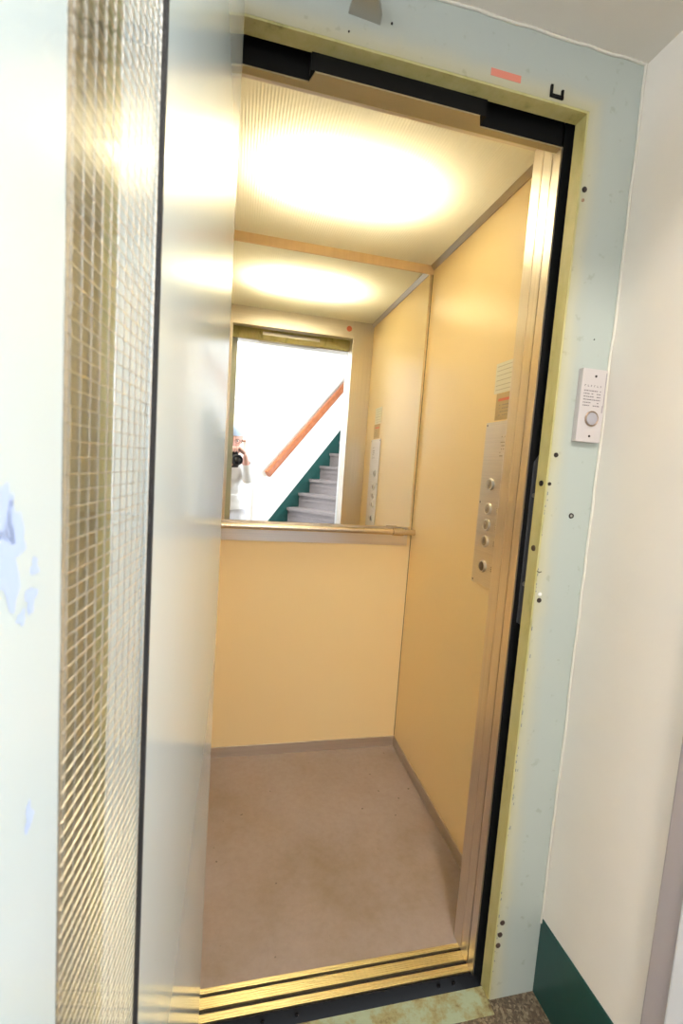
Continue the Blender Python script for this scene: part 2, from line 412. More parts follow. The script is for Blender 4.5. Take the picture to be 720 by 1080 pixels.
# white hall door in the mirror
dr = thing('door_2', 'white hall door with brown lever handle, seen in the mirror', 'door', (-.2, YB, 0), kind='structure')
bm = bmesh.new(); box(bm, -.62, .12, YB, YB+.02, 0.005, 1.93, .004); box(bm, -.5, 0, YB+.02, YB+.026, .25, .95, .003); box(bm, -.5, 0, YB+.02, YB+.026, 1.1, 1.75, .003)
obj('door_leaf', bm, m_white, dr)
bm = bmesh.new(); box(bm, .12, .19, YB, YB+.035, 0, 2.0, .004); box(bm, -.69, -.62, YB, YB+.035, 0, 2.0, .004); box(bm, -.62, .12, YB, YB+.035, 1.93, 2.0, .004)
obj('door_casing', bm, m_white, dr)
ha = obj('handle_plate', B(.075, .105, YB+.02, YB+.026, 1.28, 1.50, .003), m_alu, dr)
bm = bmesh.new(); tube(bm, [(.09, YB+.026, 1.475), (.09, YB+.07, 1.475)], .009, 10); tube(bm, [(.098, YB+.066, 1.475), (-.01, YB+.066, 1.475)], .010, 10)
obj('lever', bm, mat('brown_bakelite', (.30, .12, .07), .4), ha)
o = base(tag(obj('paper_notice', B(-.02, .06, YB+.0205, YB+.0225, 1.0, 1.16), mat('pale_grey_paper', (.70, .72, .76), .7)), 'pale grey paper notice on the white hall door in the mirror', 'notice'), (.02, YB+.0205, 1.0))

# added hall ceiling lamp, unseen behind the viewer, body for the fill light
hl = thing('added_ceiling_lamp', 'round white ceiling lamp added behind the viewer as hall fill', 'lamp', (.20, -.95, 3.0))
bm = bmesh.new(); lathe(bm, [(0, 0), (.19, 0), (.19, .03), (.17, .05), (0, .05)], (.20, -.95, 2.95), (0, 0, 1)); obj('lamp_base', bm, m_white, hl, True)

# ------------------------------------------------------------------ lift car (one thing)
XC0, XC1, YC0, YC1, HC = -.175, .770, 1.04, 1.906, 2.12
car = thing('elevator_car', 'lift car lined in warm yellow laminate with brushed steel trims', 'elevator', (.3, 1.45, 0))
obj('car_floor', B(XC0, XC1, 1.02, YC1, -.05, 0), m_lino, car)
obj('back_panel', B(XC0-.03, XC1+.03, YC1, YC1+.03, -.05, HC+.01), m_lam, car)
obj('side_panel', B(XC1, XC1+.03, 1.02, YC1, -.05, HC+.01), m_lam, car)
obj('side_panel', B(XC0-.03, XC0, 1.02, YC1, -.05, HC+.01), m_lam, car)
bm = bmesh.new(); box(bm, XC1-.0015, XC1, YC1-.002, YC1, .05, HC); obj('corner_joint', bm, m_black, car)
obj('ceiling_diffuser', B(XC0, XC1, YC0, YC1, HC, HC+.003), m_diff, car)
bm = bmesh.new()
box(bm, XC0, XC1, YC0, YC1, 2.32, 2.34); box(bm, XC0-.02, XC0, YC0, YC1, HC+.003, 2.34); box(bm, XC1, XC1+.02, YC0, YC1, HC+.01, 2.34)
box(bm, XC0, XC1, YC0-.02, YC0, HC+.003, 2.34); box(bm, XC0, XC1, YC1, YC1+.02, HC+.01, 2.34)
obj('lamp_tray', bm, m_tubebox, car)
# ceiling edge strips (steel at right, wood above mirror)
bm = bmesh.new(); prism(bm, [(XC1, YC0, HC), (XC1-.016, YC0, HC), (XC1-.016, YC0, HC-.003), (XC1-.004, YC0, HC-.018), (XC1, YC0, HC-.018)], (0, YC1-YC0-.001, 0))
obj('ceiling_edge_strip', bm, steel('strip_steel', (.50, .45, .38), .35, 'y'), car)
bm = bmesh.new(); prism(bm, [(XC0, YC0, HC), (XC0+.016, YC0, HC), (XC0+.016, YC0, HC-.003), (XC0+.004, YC0, HC-.018), (XC0, YC0, HC-.018)], (0, YC1-YC0-.001, 0))
obj('ceiling_edge_strip', bm, bpy.data.materials['strip_steel'], car)
bm = bmesh.new(); box(bm, XC0, XC1-.002, YC1-.010, YC1, 2.084, HC-.0005, .0015); obj('top_rail', bm, m_trimw, car)
# skirting
bm = bmesh.new(); box(bm, XC0, XC1, YC1-.005, YC1, 0, .047, .001); obj('skirting', bm, m_steelx, car)
bm = bmesh.new(); box(bm, XC1-.005, XC1, YC0, YC1-.005, 0, .047, .001); obj('skirting', bm, m_plate, car)
bm = bmesh.new(); box(bm, XC0, XC0+.005, YC0, YC1-.005, 0, .047, .001); obj('skirting', bm, m_plate, car)
# entrance posts: three steel strips with dark seams
for side in (1, -1):
    X = lambda x: x if side == 1 else .595 - x          # mirrored about the opening's centre
    def bx(bm, x0, x1, *a, **k): box(bm, min(X(x0), X(x1)), max(X(x0), X(x1)), *a, **k)
    p = bmesh.new()
    bx(p, .645, .770, 1.0012, YC0, 0, HC-.001, bev=.002)
    bx(p, .6445, .6482, .9662, .9988, 0, 2.03)
    bx(p, .6445, .6482, .937, .9638, 0, 2.03)
    po = obj('entrance_post', p, m_steel, car)
    p = bmesh.new(); bx(p, .648, .68, .9372, 1.0005, 0, 2.03); bx(p, .679, .80, .938, 1.0005, -.05, 2.3); obj('post_core', p, m_black, po)
# header: black front, khaki lip, inner steel lintel with red sticker
obj('lintel', B(-.05, .645, .985, YC0, 2.022, HC+.003, .001), m_steelx, car)
p = bmesh.new(); box(p, -.20, .80, .937, .953, 1.969, 2.32); box(p, .10, .452, .912, .937, 1.969, 2.06); box(p, -.2, .8, .953, 1.01, 2.035, 2.32)
hd_ = obj('header', p, m_black, car)
p = bmesh.new(); box(p, -.05, .645, .9375, .9535, 1.966, 1.969)
prism(p, [(.108, .912, 1.966), (.438, .912, 1.966), (.452, .9374, 1.966), (.10, .9374, 1.966)], (0, 0, .003))
obj('header_lip', p, mat('khaki_painted_metal', (.40, .33, .18), .4, .3), hd_)
p = bmesh.new(); box(p, -.05, .645, .9536, .956, 1.967, 2.034); obj('back_plate', p, m_olive, hd_)
p = bmesh.new(); box(p, .12, .46, .956, .958, 1.998, 2.016, .0005); obj('pale_label_strip', p, m_alu, hd_)
# sill with ribs and two grooves
p = bmesh.new(); box(p, -.10, .70, .949, 1.02, -.02, -.006); sl = obj('sill', p, m_groove, car)
p = bmesh.new()
for y0, y1 in ((1.008, 1.020), (.9765, 1.000), (.9495, .9665)):
    box(p, -.10, .70, y0, y1, -.006, .0, .0005)
    n = max(2, int((y1-y0)/.0045))
    for i in range(n):
        c_ = y0 + (i+.5)*(y1-y0)/n; box(p, -.10, .70, c_-.0012, c_+.0012, 0, .0016, .0004)
obj('sill_rib', p, m_sill, sl)
p = bmesh.new(); box(p, -.20, .80, .949, .965, -.40, -.02); box(p, -.2, .8, .946, .949, -.40, -.0035)
for x in (.56, .60, .12, .2):
    lathe(p, [(0, .003), (.004, .0025), (.005, 0)], (x, .946, -.025), (0, -1, 0), 12)
ap = obj('apron', p, mat('dark_brown_apron', (.008, .006, .006), .5, spec=.25), car)
# skirt under the car outside shell so the shaft stays dark
p = bmesh.new(); box(p, XC0-.05, XC1+.05, 1.02, YC1+.04, -.08, -.05); obj('underside', p, m_black, car)
# lock cam strip in the gap
p = bmesh.new()
lk = thing('door_lock_strip', 'dark grey lock strip with round bolts in the black gap beside the steel post', 'lock', (.668, .93, .93))
prism(p, [(.660, .934, .925), (.684, .934, .912), (.684, .934, 1.31), (.676, .934, 1.325), (.660, .934, 1.30)], (0, .003, 0))
obj('strip', p, mat('dusty_grey_plastic', (.10, .10, .11), .35), lk)
for z in (1.225, 1.018):
    p = bmesh.new(); lathe(p, [(0, .004), (.004, .0035), (.0055, .001), (.0055, 0)], (.668, .934, z), (0, -1, 0), 16); obj('bolt', p, m_zinc, lk, True)

# mirror
MX0, MX1, MZ0, MZ1 = XC0+.012, .757, 1.018, 2.084
p = B(MX0, MX1, YC1-.006, YC1, MZ0, MZ1, .0008)
mi = base(tag(obj('wall_mirror', p, m_mirror), 'wide mirror covering the upper back wall of the lift car', 'mirror'), (.3, YC1-.006, MZ0))
# steel band + handrail
p = B(MX0, .752, YC1-.004, YC1-.0002, .935, 1.016, .0008)
base(tag(obj('steel_band', p, m_steelx), 'brushed steel band behind the handrail under the mirror', 'panel'), (.3, YC1, .935))
ra = thing('car_handrail', 'champagne metal tube handrail across the back of the lift car', 'handrail', (.3, YC1-.045, 1.0))
p = bmesh.new(); tube(p, [(XC0+.004, 1.858, 1.0), (.766, 1.858, 1.0)], .0125, 24); obj('rail', p, m_brass, ra, True)
for x in (.69, -.09):
    p = bmesh.new(); tube(p, [(x-.024, 1.858, 1.0), (x-.023, 1.858, 1.0), (x+.023, 1.858, 1.0), (x+.024, 1.858, 1.0)], [.014, .0165, .0165, .014], 24)
    tube(p, [(x, 1.862, 1.0), (x, 1.9015, 1.0)], .009, 14)
    obj('rail_bracket', p, m_brass, ra, True)

# control panel on right wall
def MX(y, z, x=XC1):   # text on right wall, facing -x, reading towards -y
    return Matrix.Translation((x, y, z)) @ Matrix(((0, 0, -1, 0), (-1, 0, 0, 0), (0, 1, 0, 0), (0, 0, 0, 1)))
cp = thing('control_panel', 'brushed metal lift control panel with five round buttons on the yellow wall', 'control panel', (XC1, 1.27, .92))
obj('face_plate', B(XC1-.004, XC1-.0001, 1.175, 1.347, .921, 1.429, .001), m_plate, cp)
def dashes(bm, M, w, rows, h, lw, seed, grid=None):
    r = random.Random(seed)
    for i in range(rows):
        x = -w/2
        while x < w/2-.001:
            l = r.uniform(.002, .006)*w/.04; l = min(l, w/2-x)
            z = -i*h
            if r.random() < .86:
                box(bm, x, x+l, z-lw/2, z+lw/2, 0, .0003, M=M)
            x += l + .0012*w/.04
    return bm
p = dashes(bmesh.new(), MX(1.235, 1.365, XC1-.004), .042, 5, .010, .0032, 3)
p = dashes(p, MX(1.235, 1.382, XC1-.004), .036, 1, .01, .004, 5)
obj('lettering', p, m_inkl, cp)
for (y, z, s) in ((1.286, 1.238, '3'), (1.286, 1.162, '2'), (1.285, 1.112, '1'), (1.285, 1.061, '0'), (1.285, .983, '')):
    p = bmesh.new(); lathe(p, [(.0185, 0), (.0185, .005), (.0165, .0065), (.0145, .0062), (.0145, .003)], (XC1-.004, y, z), (-1, 0, 0), 32)
    bt = obj('button', p, m_alu, cp, True)
    p = bmesh.new(); lathe(p, [(.0145, .0025), (.0140, .0052), (.012, .0058), (0, .006)], (XC1-.004, y, z), (-1, 0, 0), 28)
    obj('button_cap', p, mat('dull_button', (.42, .36, .26), .35, .7) if s else mat('dark_button', (.12, .09, .06), .4, .5), bt, True)
    if s: text('digit', s, .019, MX(y, z, XC1-.0106), m_ink, bt)
    if s != '3':
        p = bmesh.new()
        for i in range(3): lathe(p, [(.0022, 0), (.0015, .0012), (0, .0015)], (XC1-.004, 1.238, z+.006-i*.006), (-1, 0, 0), 8)
        obj('tactile_mark', p, m_inkl, cp)
for y, z in ((1.339, 1.42), (1.183, 1.42), (1.339, .93), (1.183, .93), (1.339, 1.18)):
    p = bmesh.new(); lathe(p, [(.0028, 0), (.0028, .0008), (0, .0014)], (XC1-.004, y, z), (-1, 0, 0), 10); obj('screw', p, m_screw, cp)
# notices above
n1 = base(tag(obj('paper_notice', B(XC1-.0012, XC1-.0002, 1.205, 1.325, 1.515, 1.606, .0002), m_paper), 'white paper notice with grey lines taped above the tan notice', 'notice'), (XC1, 1.26, 1.515))
p = bmesh.new()
for i, z in enumerate((1.595, 1.582, 1.568, 1.553, 1.538, 1.525)): box(p, XC1-.0016, XC1-.0011, 1.225+.006*(i % 3), 1.318, z, z+.0016)
obj('lettering', p, mat('pale_grey_ink', (.50, .46, .36), .6), n1)
n2 = base(tag(obj('paper_notice', B(XC1-.0012, XC1-.0002, 1.20, 1.308, 1.434, 1.514, .0002), m_paper2), 'tan notice with red heading directly above the control panel', 'notice'), (XC1, 1.25, 1.434))
p = bmesh.new(); box(p, XC1-.0016, XC1-.0011, 1.225, 1.296, 1.490, 1.498); obj('red_heading', p, m_red, n2)
p = dashes(bmesh.new(), MX(1.255, 1.478, XC1-.0012), .070, 4, .010, .003, 9); obj('lettering', p, m_inkl, n2)
# red sticker on inner lintel (seen in mirror)
p = bmesh.new(); lathe(p, [(0, .0006), (.016, .0006), (.016, 0)], (.618, YC0, 2.075), (0, 1, 0), 28)
base(tag(obj('round_sticker', p, m_red), 'small round red sticker on the steel lintel seen in the mirror', 'sticker'), (.618, YC0, 2.075))

# ------------------------------------------------------------------ things on the landing frame
def MF(x, z, y=YF): return Matrix.Translation((x, y, z)) @ Euler((PI/2, 0, 0)).to_matrix().to_4x4()
cb = thing('call_button_panel', 'silver lift call panel with one round button on the blue green frame', 'call button', (.74, YF, 1.348))
X0, X1, Z0, Z1 = .705, .766, 1.349, 1.503
bm = B(X0, X1, YF-.014, YF, Z0, Z1, .0015); obj('housing', bm, m_silver, cb)
bc = Vector((.738, YF-.014, 1.399))
p = bmesh.new(); lathe(p, [(.0165, 0), (.0165, .002), (.0150, .003), (.0135, .002), (.0135, 0)], bc, (0, -1, 0), 36); b_ = obj('button_ring', p, mat('bronze_ring', (.30, .22, .16), .4, .6), cb, True)
p = bmesh.new(); lathe(p, [(.0130, 0), (.0130, .0025), (.011, .0032), (0, .0034)], bc, (0, -1, 0), 32); obj('button', p, mat('grey_button', (.42, .41, .46), .35, .2), b_, True)
for z in (1.488, 1.362):
    p = bmesh.new(); lathe(p, [(.0026, 0), (.0026, .0008), (0, .0012)], (.7375, YF-.014, z), (0, -1, 0), 12); obj('screw', p, m_screw, cb)
p = dashes(bmesh.new(), MF(.733, 1.457, YF-.014), .042, 6, .0062, .0022, 12)
r_ = random.Random(4)
for i in range(6):
    x = -.021+i*.0078; M_ = MF(.733, 1.467, YF-.014)
    box(p, x, x+.0012, -.0018, .0022, 0, .0003, M=M_); box(p, x, x+.0032, [.0014, -.0018, .0004][i % 3], [.0022, -.001, .0012][i % 3], 0, .0003, M=M_)
obj('lettering', p, m_ink, cb)
p = bmesh.new(); box(p, .7625, .7645, YF-.0146, YF-.0139, 1.425, 1.497); box(p, .760, .7635, YF-.0146, YF-.0139, 1.413, 1.428); obj('dark_edge_strip', p, m_grime, cb)

# screws and plugs in the frame: parts of the frame
def plug(x, y, z, r, m, axis=(0, -1, 0), ring=False):
    p = bmesh.new(); prof = [(r, 0), (r*.95, .0018), (r*.5, .0024), (0, .0022)] if not ring else [(r, 0), (r*.9, .002), (r*.62, .0022), (r*.5, .0006), (0, .0006)]
    lathe(p, prof, (x, y, z), axis, 18); return obj('screw_plug', p, m, fr, True)
plug(.668, YF, 1.857, .0056, m_screw); plug(.667, YF, 1.836, .0034, mat('rusty_screw', (.45, .30, .20), .6), ring=True)
plug(.672, YF, 1.317, .0052, m_screw); _r = plug(.728, YF, 1.187, .0062, m_screw, ring=True)
p = bmesh.new(); lathe(p, [(.0027, .0006), (.0027, .0016), (0, .002)], (.728, YF, 1.187), (0, -1, 0), 16); obj('plug_core', p, m_alu, _r, True)
plug(.671, YF, .995, .0055, m_screw); plug(.671, YF, 1.009, .0045, m_white)
for z, x in ((.205, .671), (.174, .668), (.146, .666)): plug(x, YF, z, .0062, mat('brown_cap', (.07, .045, .035), .5))
plug(FX1, .896, 1.254, .0065, m_screw, (-1, 0, 0)); plug(.664, YF, 1.254, .004, m_screw); plug(FX1, .898, 1.109, .0068, mat('rust_cap', (.10, .06, .03), .5), (-1, 0, 0), True)
plug(.236, YF, 2.054, .002, m_screw); plug(.159, YF, 2.021, .0016, m_screw); plug(.733, YF, 1.567, .0013, m_screw)
p = bmesh.new(); tube(p, [(.657, YF-.001, 1.062), (.662, YF-.0015, 1.058), (.668, YF-.001, 1.060)], .0009, 6); obj('scratch', p, m_screw, fr)
# scuffs: small dark paint chips along the jamb edge
p = bmesh.new(); r_ = random.Random(11)
for i in range(46):
    z = r_.uniform(.06, 1.24); x = FX1+.0035+abs(r_.gauss(0, .003)); s = r_.uniform(.0008, .002)
    box(p, x-s*.5, x+s*.5, YF-.0005, YF+.0002, z-s*r_.uniform(.8, 4), z+s)
obj('paint_chips', p, mat('chipped_grey', (.20, .22, .24), .7), fr)['kind'] = 'stuff'
# red sticker and black hook
p = B(.437, .501, YF-.0006, YF, 2.018, 2.031, .0002)
base(tag(obj('red_sticker', p, m_redst), 'faded red rectangular sticker on the lintel above the lift doorway', 'sticker'), (.469, YF, 2.018))
p = bmesh.new()
for (x0, x1, z0, z1) in ((.566, .571, 2.013, 2.031), (.566, .596, 2.009, 2.015), (.5905, .5955, 2.011, 2.026)): box(p, x0, x1, YF-.004, YF, z0, z1, .0008)
base(tag(obj('u_bracket', p, m_black), 'small black U shaped bracket near the frame top right corner', 'bracket'), (.581, YF, 2.01))
# closer bracket above lintel
br = thing('closer_bracket', 'bent zinc bracket screwed above the lift doorway', 'bracket', (.185, YF, 2.06))
p = bmesh.new(); prism(p, [(.156, YF, 2.050), (.215, YF, 2.046), (.212, YF-.02, 2.046), (.19, YF-.055, 2.052), (.158, YF-.03, 2.052)], (0, 0, .006)); obj('foot_plate', p, m_zinc, br)
p = bmesh.new(); prism(p, [(.176, YF-.002, 2.056), (.214, YF-.002, 2.056), (.200, YF-.002, 2.095), (.172, YF-.002, 2.110), (.160, YF-.002, 2.085)], (0, -.010, 0)); box(p, .178, .190, YF-.045, YF-.01, 2.052, 2.075, .001); obj('upright', p, m_zinc, br)

# ------------------------------------------------------------------ open landing door
QS = .105; Hn = Vector((-.020, YF-.002, 0)); nn = math.hypot(QS, 1)
e = Vector((-QS, -1, 0))/nn; nrm = Vector((1, -QS, 0))/nn
DM = Matrix(((e.x, nrm.x, 0, Hn.x), (e.y, nrm.y, 0, Hn.y), (0, 0, 1, 0), (0, 0, 0, 1)))    # local (s, depth, z); depth<0 is outward
xa = -.020 - QS*(YF-.002)
ylow = -xa/(.3213+QS); yhigh = -xa/(.1647+QS)
sg0 = (YF-.002-yhigh)*nn; sg1 = (YF-.002-ylow)*nn; SW = .745
DZ0, DZ1, GZ0, GZ1 = .012, 2.015, .42, 1.86
T = .036
dd = thing('landing_door', 'open pale green metal lift door with narrow wired glass strip at the left', 'door', (Hn.x, Hn.y, 0))
p = bmesh.new()
box(p, 0, sg0, -T, 0, DZ0, DZ1, .002, M=DM); box(p, sg1, SW, -T, 0, DZ0, DZ1, .004, M=DM)
box(p, sg0-.002, sg1+.002, -T, 0, DZ0, GZ0, M=DM); box(p, sg0-.002, sg1+.002, -T, 0, GZ1, DZ1, M=DM)
leaf = obj('door_leaf', p, m_door, dd)
# chips on the near stile
def blob(c_s, c_z, rs, rz, seed):
    r = random.Random(seed); bm_ = bmesh.new(); n = 44; pts = []
    ph = [r.uniform(0, 6.3) for _ in range(5)]
    for k in range(n):
        a = 2*PI*k/n; w_ = 1 + .28*math.sin(3*a+ph[0]) + .18*math.sin(5*a+ph[1]) + .12*math.sin(9*a+ph[2]) + .08*math.sin(14*a+ph[3])
        pts.append(DM @ Vector((c_s+rs*w_*math.cos(a), .0002, c_z+rz*w_*math.sin(a))))
    c0 = bm_.verts.new(DM @ Vector((c_s, .0002, c_z))); vs = [bm_.verts.new(v) for v in pts]
    for k in range(n): bm_.faces.new((c0, vs[k], vs[(k+1) % n]))
    return bm_
def s_at(px, z=None):      # position along the leaf seen at a column of the photo at eye height
    x = (px-360)/fpx; y = -((z or 540)-540)/fpx; d = rt*x+up*y+fw
    t = (Hn-Vector((0, 0, CAMZ))).dot(nrm)/d.dot(nrm); q_ = Vector((0, 0, CAMZ))+d*t
    return (q_-Hn).dot(e), q_.z
for (px, py, rs, rz, sd_) in ((6, 585, .013, .018, 1), (32, 632, .004, .006, 2), (22, 652, .003, .003, 3), (30, 862, .003, .007, 5), (4, 545, .007, .011, 7), (36, 598, .003, .004, 9)):
    s_, z_ = s_at(px, py); obj('paint_chip', blob(s_, z_, rs, rz, sd_), m_chip, leaf)
# gasket
p = bmesh.new(); gw = .0022
box(p, sg0-gw-.002, sg0+.001, -.002, .0022, GZ0-gw, GZ1+gw, .0008, M=DM); 
box(p, sg0-.001, sg1+.001, -.002, .0015, GZ0-gw, GZ0+.001, .0006, M=DM)
box(p, sg0-.001, sg1+.001, -.002, .0015, GZ1-.001, GZ1+gw, .0006, M=DM)
obj('rubber_gasket', p, m_rubber, dd)
p = B(sg0+.0005, sg1-.0005, -T/2-.0035, -T/2+.0035, GZ0+.001, GZ1-.001, M=DM)
p.free(); GY = -.0012
p = B(sg0+.0005, sg1-.0005, GY-.006, GY, GZ0+.001, GZ1-.001, M=DM)
gl = obj('glass_pane', p, m_glass, dd)
p = bmesh.new(); step = .0130; stepz = .0088
def wirebar(a, b, r=.00042):
    tube(p, [DM @ Vector(a), DM @ Vector(b)], r, 5, False)
k = sg0+.006
while k < sg1-.002: wirebar((k, GY+.0006, GZ0+.002), (k, GY+.0006, GZ1-.002)); k += step
k = GZ0+.006
while k < GZ1-.002: wirebar((sg0+.001, GY+.0008, k), (sg1-.001, GY+.0008, k)); k += stepz
w_ = obj('wire_mesh', p, m_wire, gl); w_['kind'] = 'stuff'
# handle on the outer side
p = bmesh.new(); box(p, .62, .66, -T-.006, -T, .98, 1.20, .002, M=DM); tube(p, [DM@Vector((.64, -T-.006, 1.02)), DM@Vector((.64, -T-.045, 1.03)), DM@Vector((.64, -T-.045, 1.15)), DM@Vector((.64, -T-.006, 1.16))], .007, 12)
obj('pull_handle', p, m_alu, dd, True)
# hinges
for z in (.25, 1.75):
    p = bmesh.new(); tube(p, [(-.057, YF-.008, z), (-.057, YF-.008, z+.10)], .007, 14); obj('hinge', p, m_zinc, dd, True)
# door closer arm
dc = thing('door_closer', 'slim metal door closer arm joining the open door to the frame, in the mirror', 'door closer', (-.03, .80, 2.02))
p = B(.06, .30, -T+.004, -.004, 2.0155, 2.028, .003, M=DM); obj('closer_body', p, m_zinc, dc)
ap_ = DM @ Vector((.24, -T/2, 2.028)); p = bmesh.new(); tube(p, [ap_, (ap_.x, ap_.y, 2.034), (.178, YF-.040, 2.056)], .005, 10); obj('arm', p, m_zinc, dc)

# ------------------------------------------------------------------ the photographer and the camera (seen in the mirror)
EYE = Vector((.018, -.002, CAMZ))
def K(a, b, c): return EYE + rt*a + up*b + fw*c          # the hand-held camera's own axes
m_cambody = mat('black_camera_rubber', (.02, .02, .022), .5); m_lensg = mat('lens_glass', (.01, .012, .02), .05, coat=1.)
cm = thing('photo_camera', 'black camera held upright by the person in the mirror', 'camera', tuple(K(0, 0, -.13)))
KM = Matrix((tuple(rt)+(0,), tuple(up)+(0,), tuple(fw)+(0,), (0, 0, 0, 1))).transposed(); KM = Matrix.Translation(EYE) @ KM
p = bmesh.new(); box(p, -.062, .034, -.075, .072, -.168, -.118, .012, M=KM, seg=3); box(p, -.062, .030, .042, .078, -.165, -.098, .014, M=KM, seg=3)
bd = obj('body', p, m_cambody, cm, True)
p = bmesh.new(); box(p, .030, .056, -.028, .028, -.160, -.112, .010, M=KM, seg=3); obj('viewfinder_hump', p, m_cambody, cm, True)
p = bmesh.new(); lathe(p, [(.033, -.120), (.034, -.095), (.037, -.090), (.037, -.060), (.035, -.056), (.038, -.050), (.042, -.030), (.043, -.010), (.039, -.008), (.037, -.014), (.030, -.022)], EYE, fw, 40)
ln = obj('lens', p, m_cambody, cm, True)
p = bmesh.new(); lathe(p, [(.0305, -.0225), (.024, -.019), (.012, -.0165), (0, -.0155)], EYE, fw, 32); obj('front_element', p, m_lensg, ln, True)
p = bmesh.new(); lathe(p, [(.0372, -.080), (.0382, -.079), (.0382, -.066), (.0372, -.065)], EYE, fw, 40); obj('zoom_ring', p, m_rubber, ln, True)

def skin_mesh(joints, bones, root, sub=2):
    me = bpy.data.meshes.new('t'); names = list(joints); ix = {n_: i for i, n_ in enumerate(names)}
    me.from_pydata([joints[n_][0] for n_ in names], [(ix[a], ix[b]) for a, b in bones], [])
    o_ = bpy.data.objects.new('t', me); C.objects.link(o_)
    md = o_.modifiers.new('s', 'SKIN'); md.use_smooth_shade = True
    for i, n_ in enumerate(names):
        r = joints[n_][1]; r = r if isinstance(r, tuple) else (r, r); me.skin_vertices[0].data[i].radius = r
        me.skin_vertices[0].data[i].use_root = (n_ == root)
    sb = o_.modifiers.new('d', 'SUBSURF'); sb.levels = sub; sb.render_levels = sub
    dg = bpy.context.evaluated_depsgraph_get(); out = bpy.data.meshes.new_from_object(o_.evaluated_get(dg))
    bpy.data.objects.remove(o_); return out
def remeshed(mes, voxel, smooth=2):
    bm_ = bmesh.new()
    for m_ in mes:
        b2 = bmesh.new(); b2.from_mesh(m_); bmesh.ops.remove_doubles(b2, verts=b2.verts[:], dist=1e-6)
        es_ = [e_ for e_ in b2.edges if len(e_.link_faces) == 1]
        if es_: bmesh.ops.holes_fill(b2, edges=es_, sides=0)
        bmesh.ops.recalc_face_normals(b2, faces=b2.faces[:])
        if b2.calc_volume(signed=True) < 0: bmesh.ops.reverse_faces(b2, faces=b2.faces[:])
        b2.to_mesh(m_); b2.free(); bm_.from_mesh(m_)
    me = bpy.data.meshes.new('t'); bm_.to_mesh(me); bm_.free()
    o_ = bpy.data.objects.new('t', me); C.objects.link(o_)
    r = o_.modifiers.new('r', 'REMESH'); r.mode = 'VOXEL'; r.voxel_size = voxel; r.use_smooth_shade = True
    q_ = o_.modifiers.new('m', 'SMOOTH'); q_.iterations = smooth; q_.factor = .5
    dg = bpy.context.evaluated_depsgraph_get(); out = bpy.data.meshes.new_from_object(o_.evaluated_get(dg))
    bpy.data.objects.remove(o_)
    b2 = bmesh.new(); b2.from_mesh(out); seen = set(); isl = []      # keep the outer surface only
    for v in b2.verts:
        if v in seen: continue
        st_ = [v]; seen.add(v); c_ = []
        while st_:
            q2 = st_.pop(); c_.append(q2)
            for e_ in q2.link_edges:
                w2 = e_.other_vert(q2)
                if w2 not in seen: seen.add(w2); st_.append(w2)
        isl.append(c_)
    big = max(len(c_) for c_ in isl); 
    bmesh.ops.delete(b2, geom=[v for c_ in isl if len(c_) < big*.05 for v in c_], context='VERTS'); b2.to_mesh(out); b2.free()
    return out
V = Vector
J = {'pelvis': (V((-.06, -.66, .84)), (.135, .10)), 'waist': (V((-.06, -.60, .98)), (.115, .09)), 'chest': (V((-.055, -.48, 1.16)), (.14, .105)),
     'collar': (V((-.05, -.39, 1.27)), (.085, .07)), 'neck': (V((-.045, -.335, 1.335)), .052), 'skull': (V((-.035, -.29, 1.40)), .055)}
BN = [('pelvis', 'waist'), ('waist', 'chest'), ('chest', 'collar'), ('collar', 'neck'), ('neck', 'skull')]
arms = {'r': [V((.085, -.42, 1.265)), V((.115, -.40, 1.08)), V((.075, -.20, 1.315))], 'l': [V((-.21, -.41, 1.255)), V((-.28, -.30, 1.04)), V((-.15, -.13, 1.165))]}
for s_, (sh, el, wr) in arms.items():
    J[s_+'sh'] = (sh, .056); J[s_+'up'] = (sh.lerp(el, .5), .044); J[s_+'el'] = (el, .038); J[s_+'fo'] = (el.lerp(wr, .4), .036); J[s_+'wr'] = (wr, (.025, .021))
    BN += [('collar', s_+'sh'), (s_+'sh', s_+'up'), (s_+'up', s_+'el'), (s_+'el', s_+'fo'), (s_+'fo', s_+'wr')]
legs = {'r': 1, 'l': -1}
for s_, k in legs.items():
    J[s_+'hip'] = (V((-.06+k*.09, -.66, .80)), .085); J[s_+'th'] = (V((-.06+k*.11, -.58, .62)), .075); J[s_+'kn'] = (V((-.06+k*.12, -.48, .45)), .055)
    J[s_+'ca'] = (V((-.06+k*.12, -.55, .32)), .052); J[s_+'an'] = (V((-.06+k*.12, -.64, .09)), .034); J[s_+'he'] = (V((-.06+k*.12, -.66, .045)), .032)
    J[s_+'ba'] = (V((-.06+k*.135, -.50, .035)), .030); J[s_+'to'] = (V((-.06+k*.14, -.44, .03)), .024)
    BN += [('pelvis', s_+'hip'), (s_+'hip', s_+'th'), (s_+'th', s_+'kn'), (s_+'kn', s_+'ca'), (s_+'ca', s_+'an'), (s_+'an', s_+'he'), (s_+'he', s_+'ba'), (s_+'ba', s_+'to')]
body_me = skin_mesh(J, BN, 'pelvis')
parts = [body_me]
def hand(wr, palm, fingers, thumb):
    """palm centre, finger chains (each four points), thumb chain"""
    j = {'w': (wr, (.024, .020)), 'p': (palm, (.036, .017))}; parts.append(skin_mesh(j, [('w', 'p')], 'w'))
    for i, ch in enumerate(fingers+[thumb]):
        r = [.0105, .0092, .0082, .0072] if i < len(fingers) else [.013, .0115, .010, .0085]
        j = {'%d' % q_: (c_, r[q_]) for q_, c_ in enumerate(ch)}
        parts.append(skin_mesh(j, [('0', '1'), ('1', '2'), ('2', '3')], '0'))
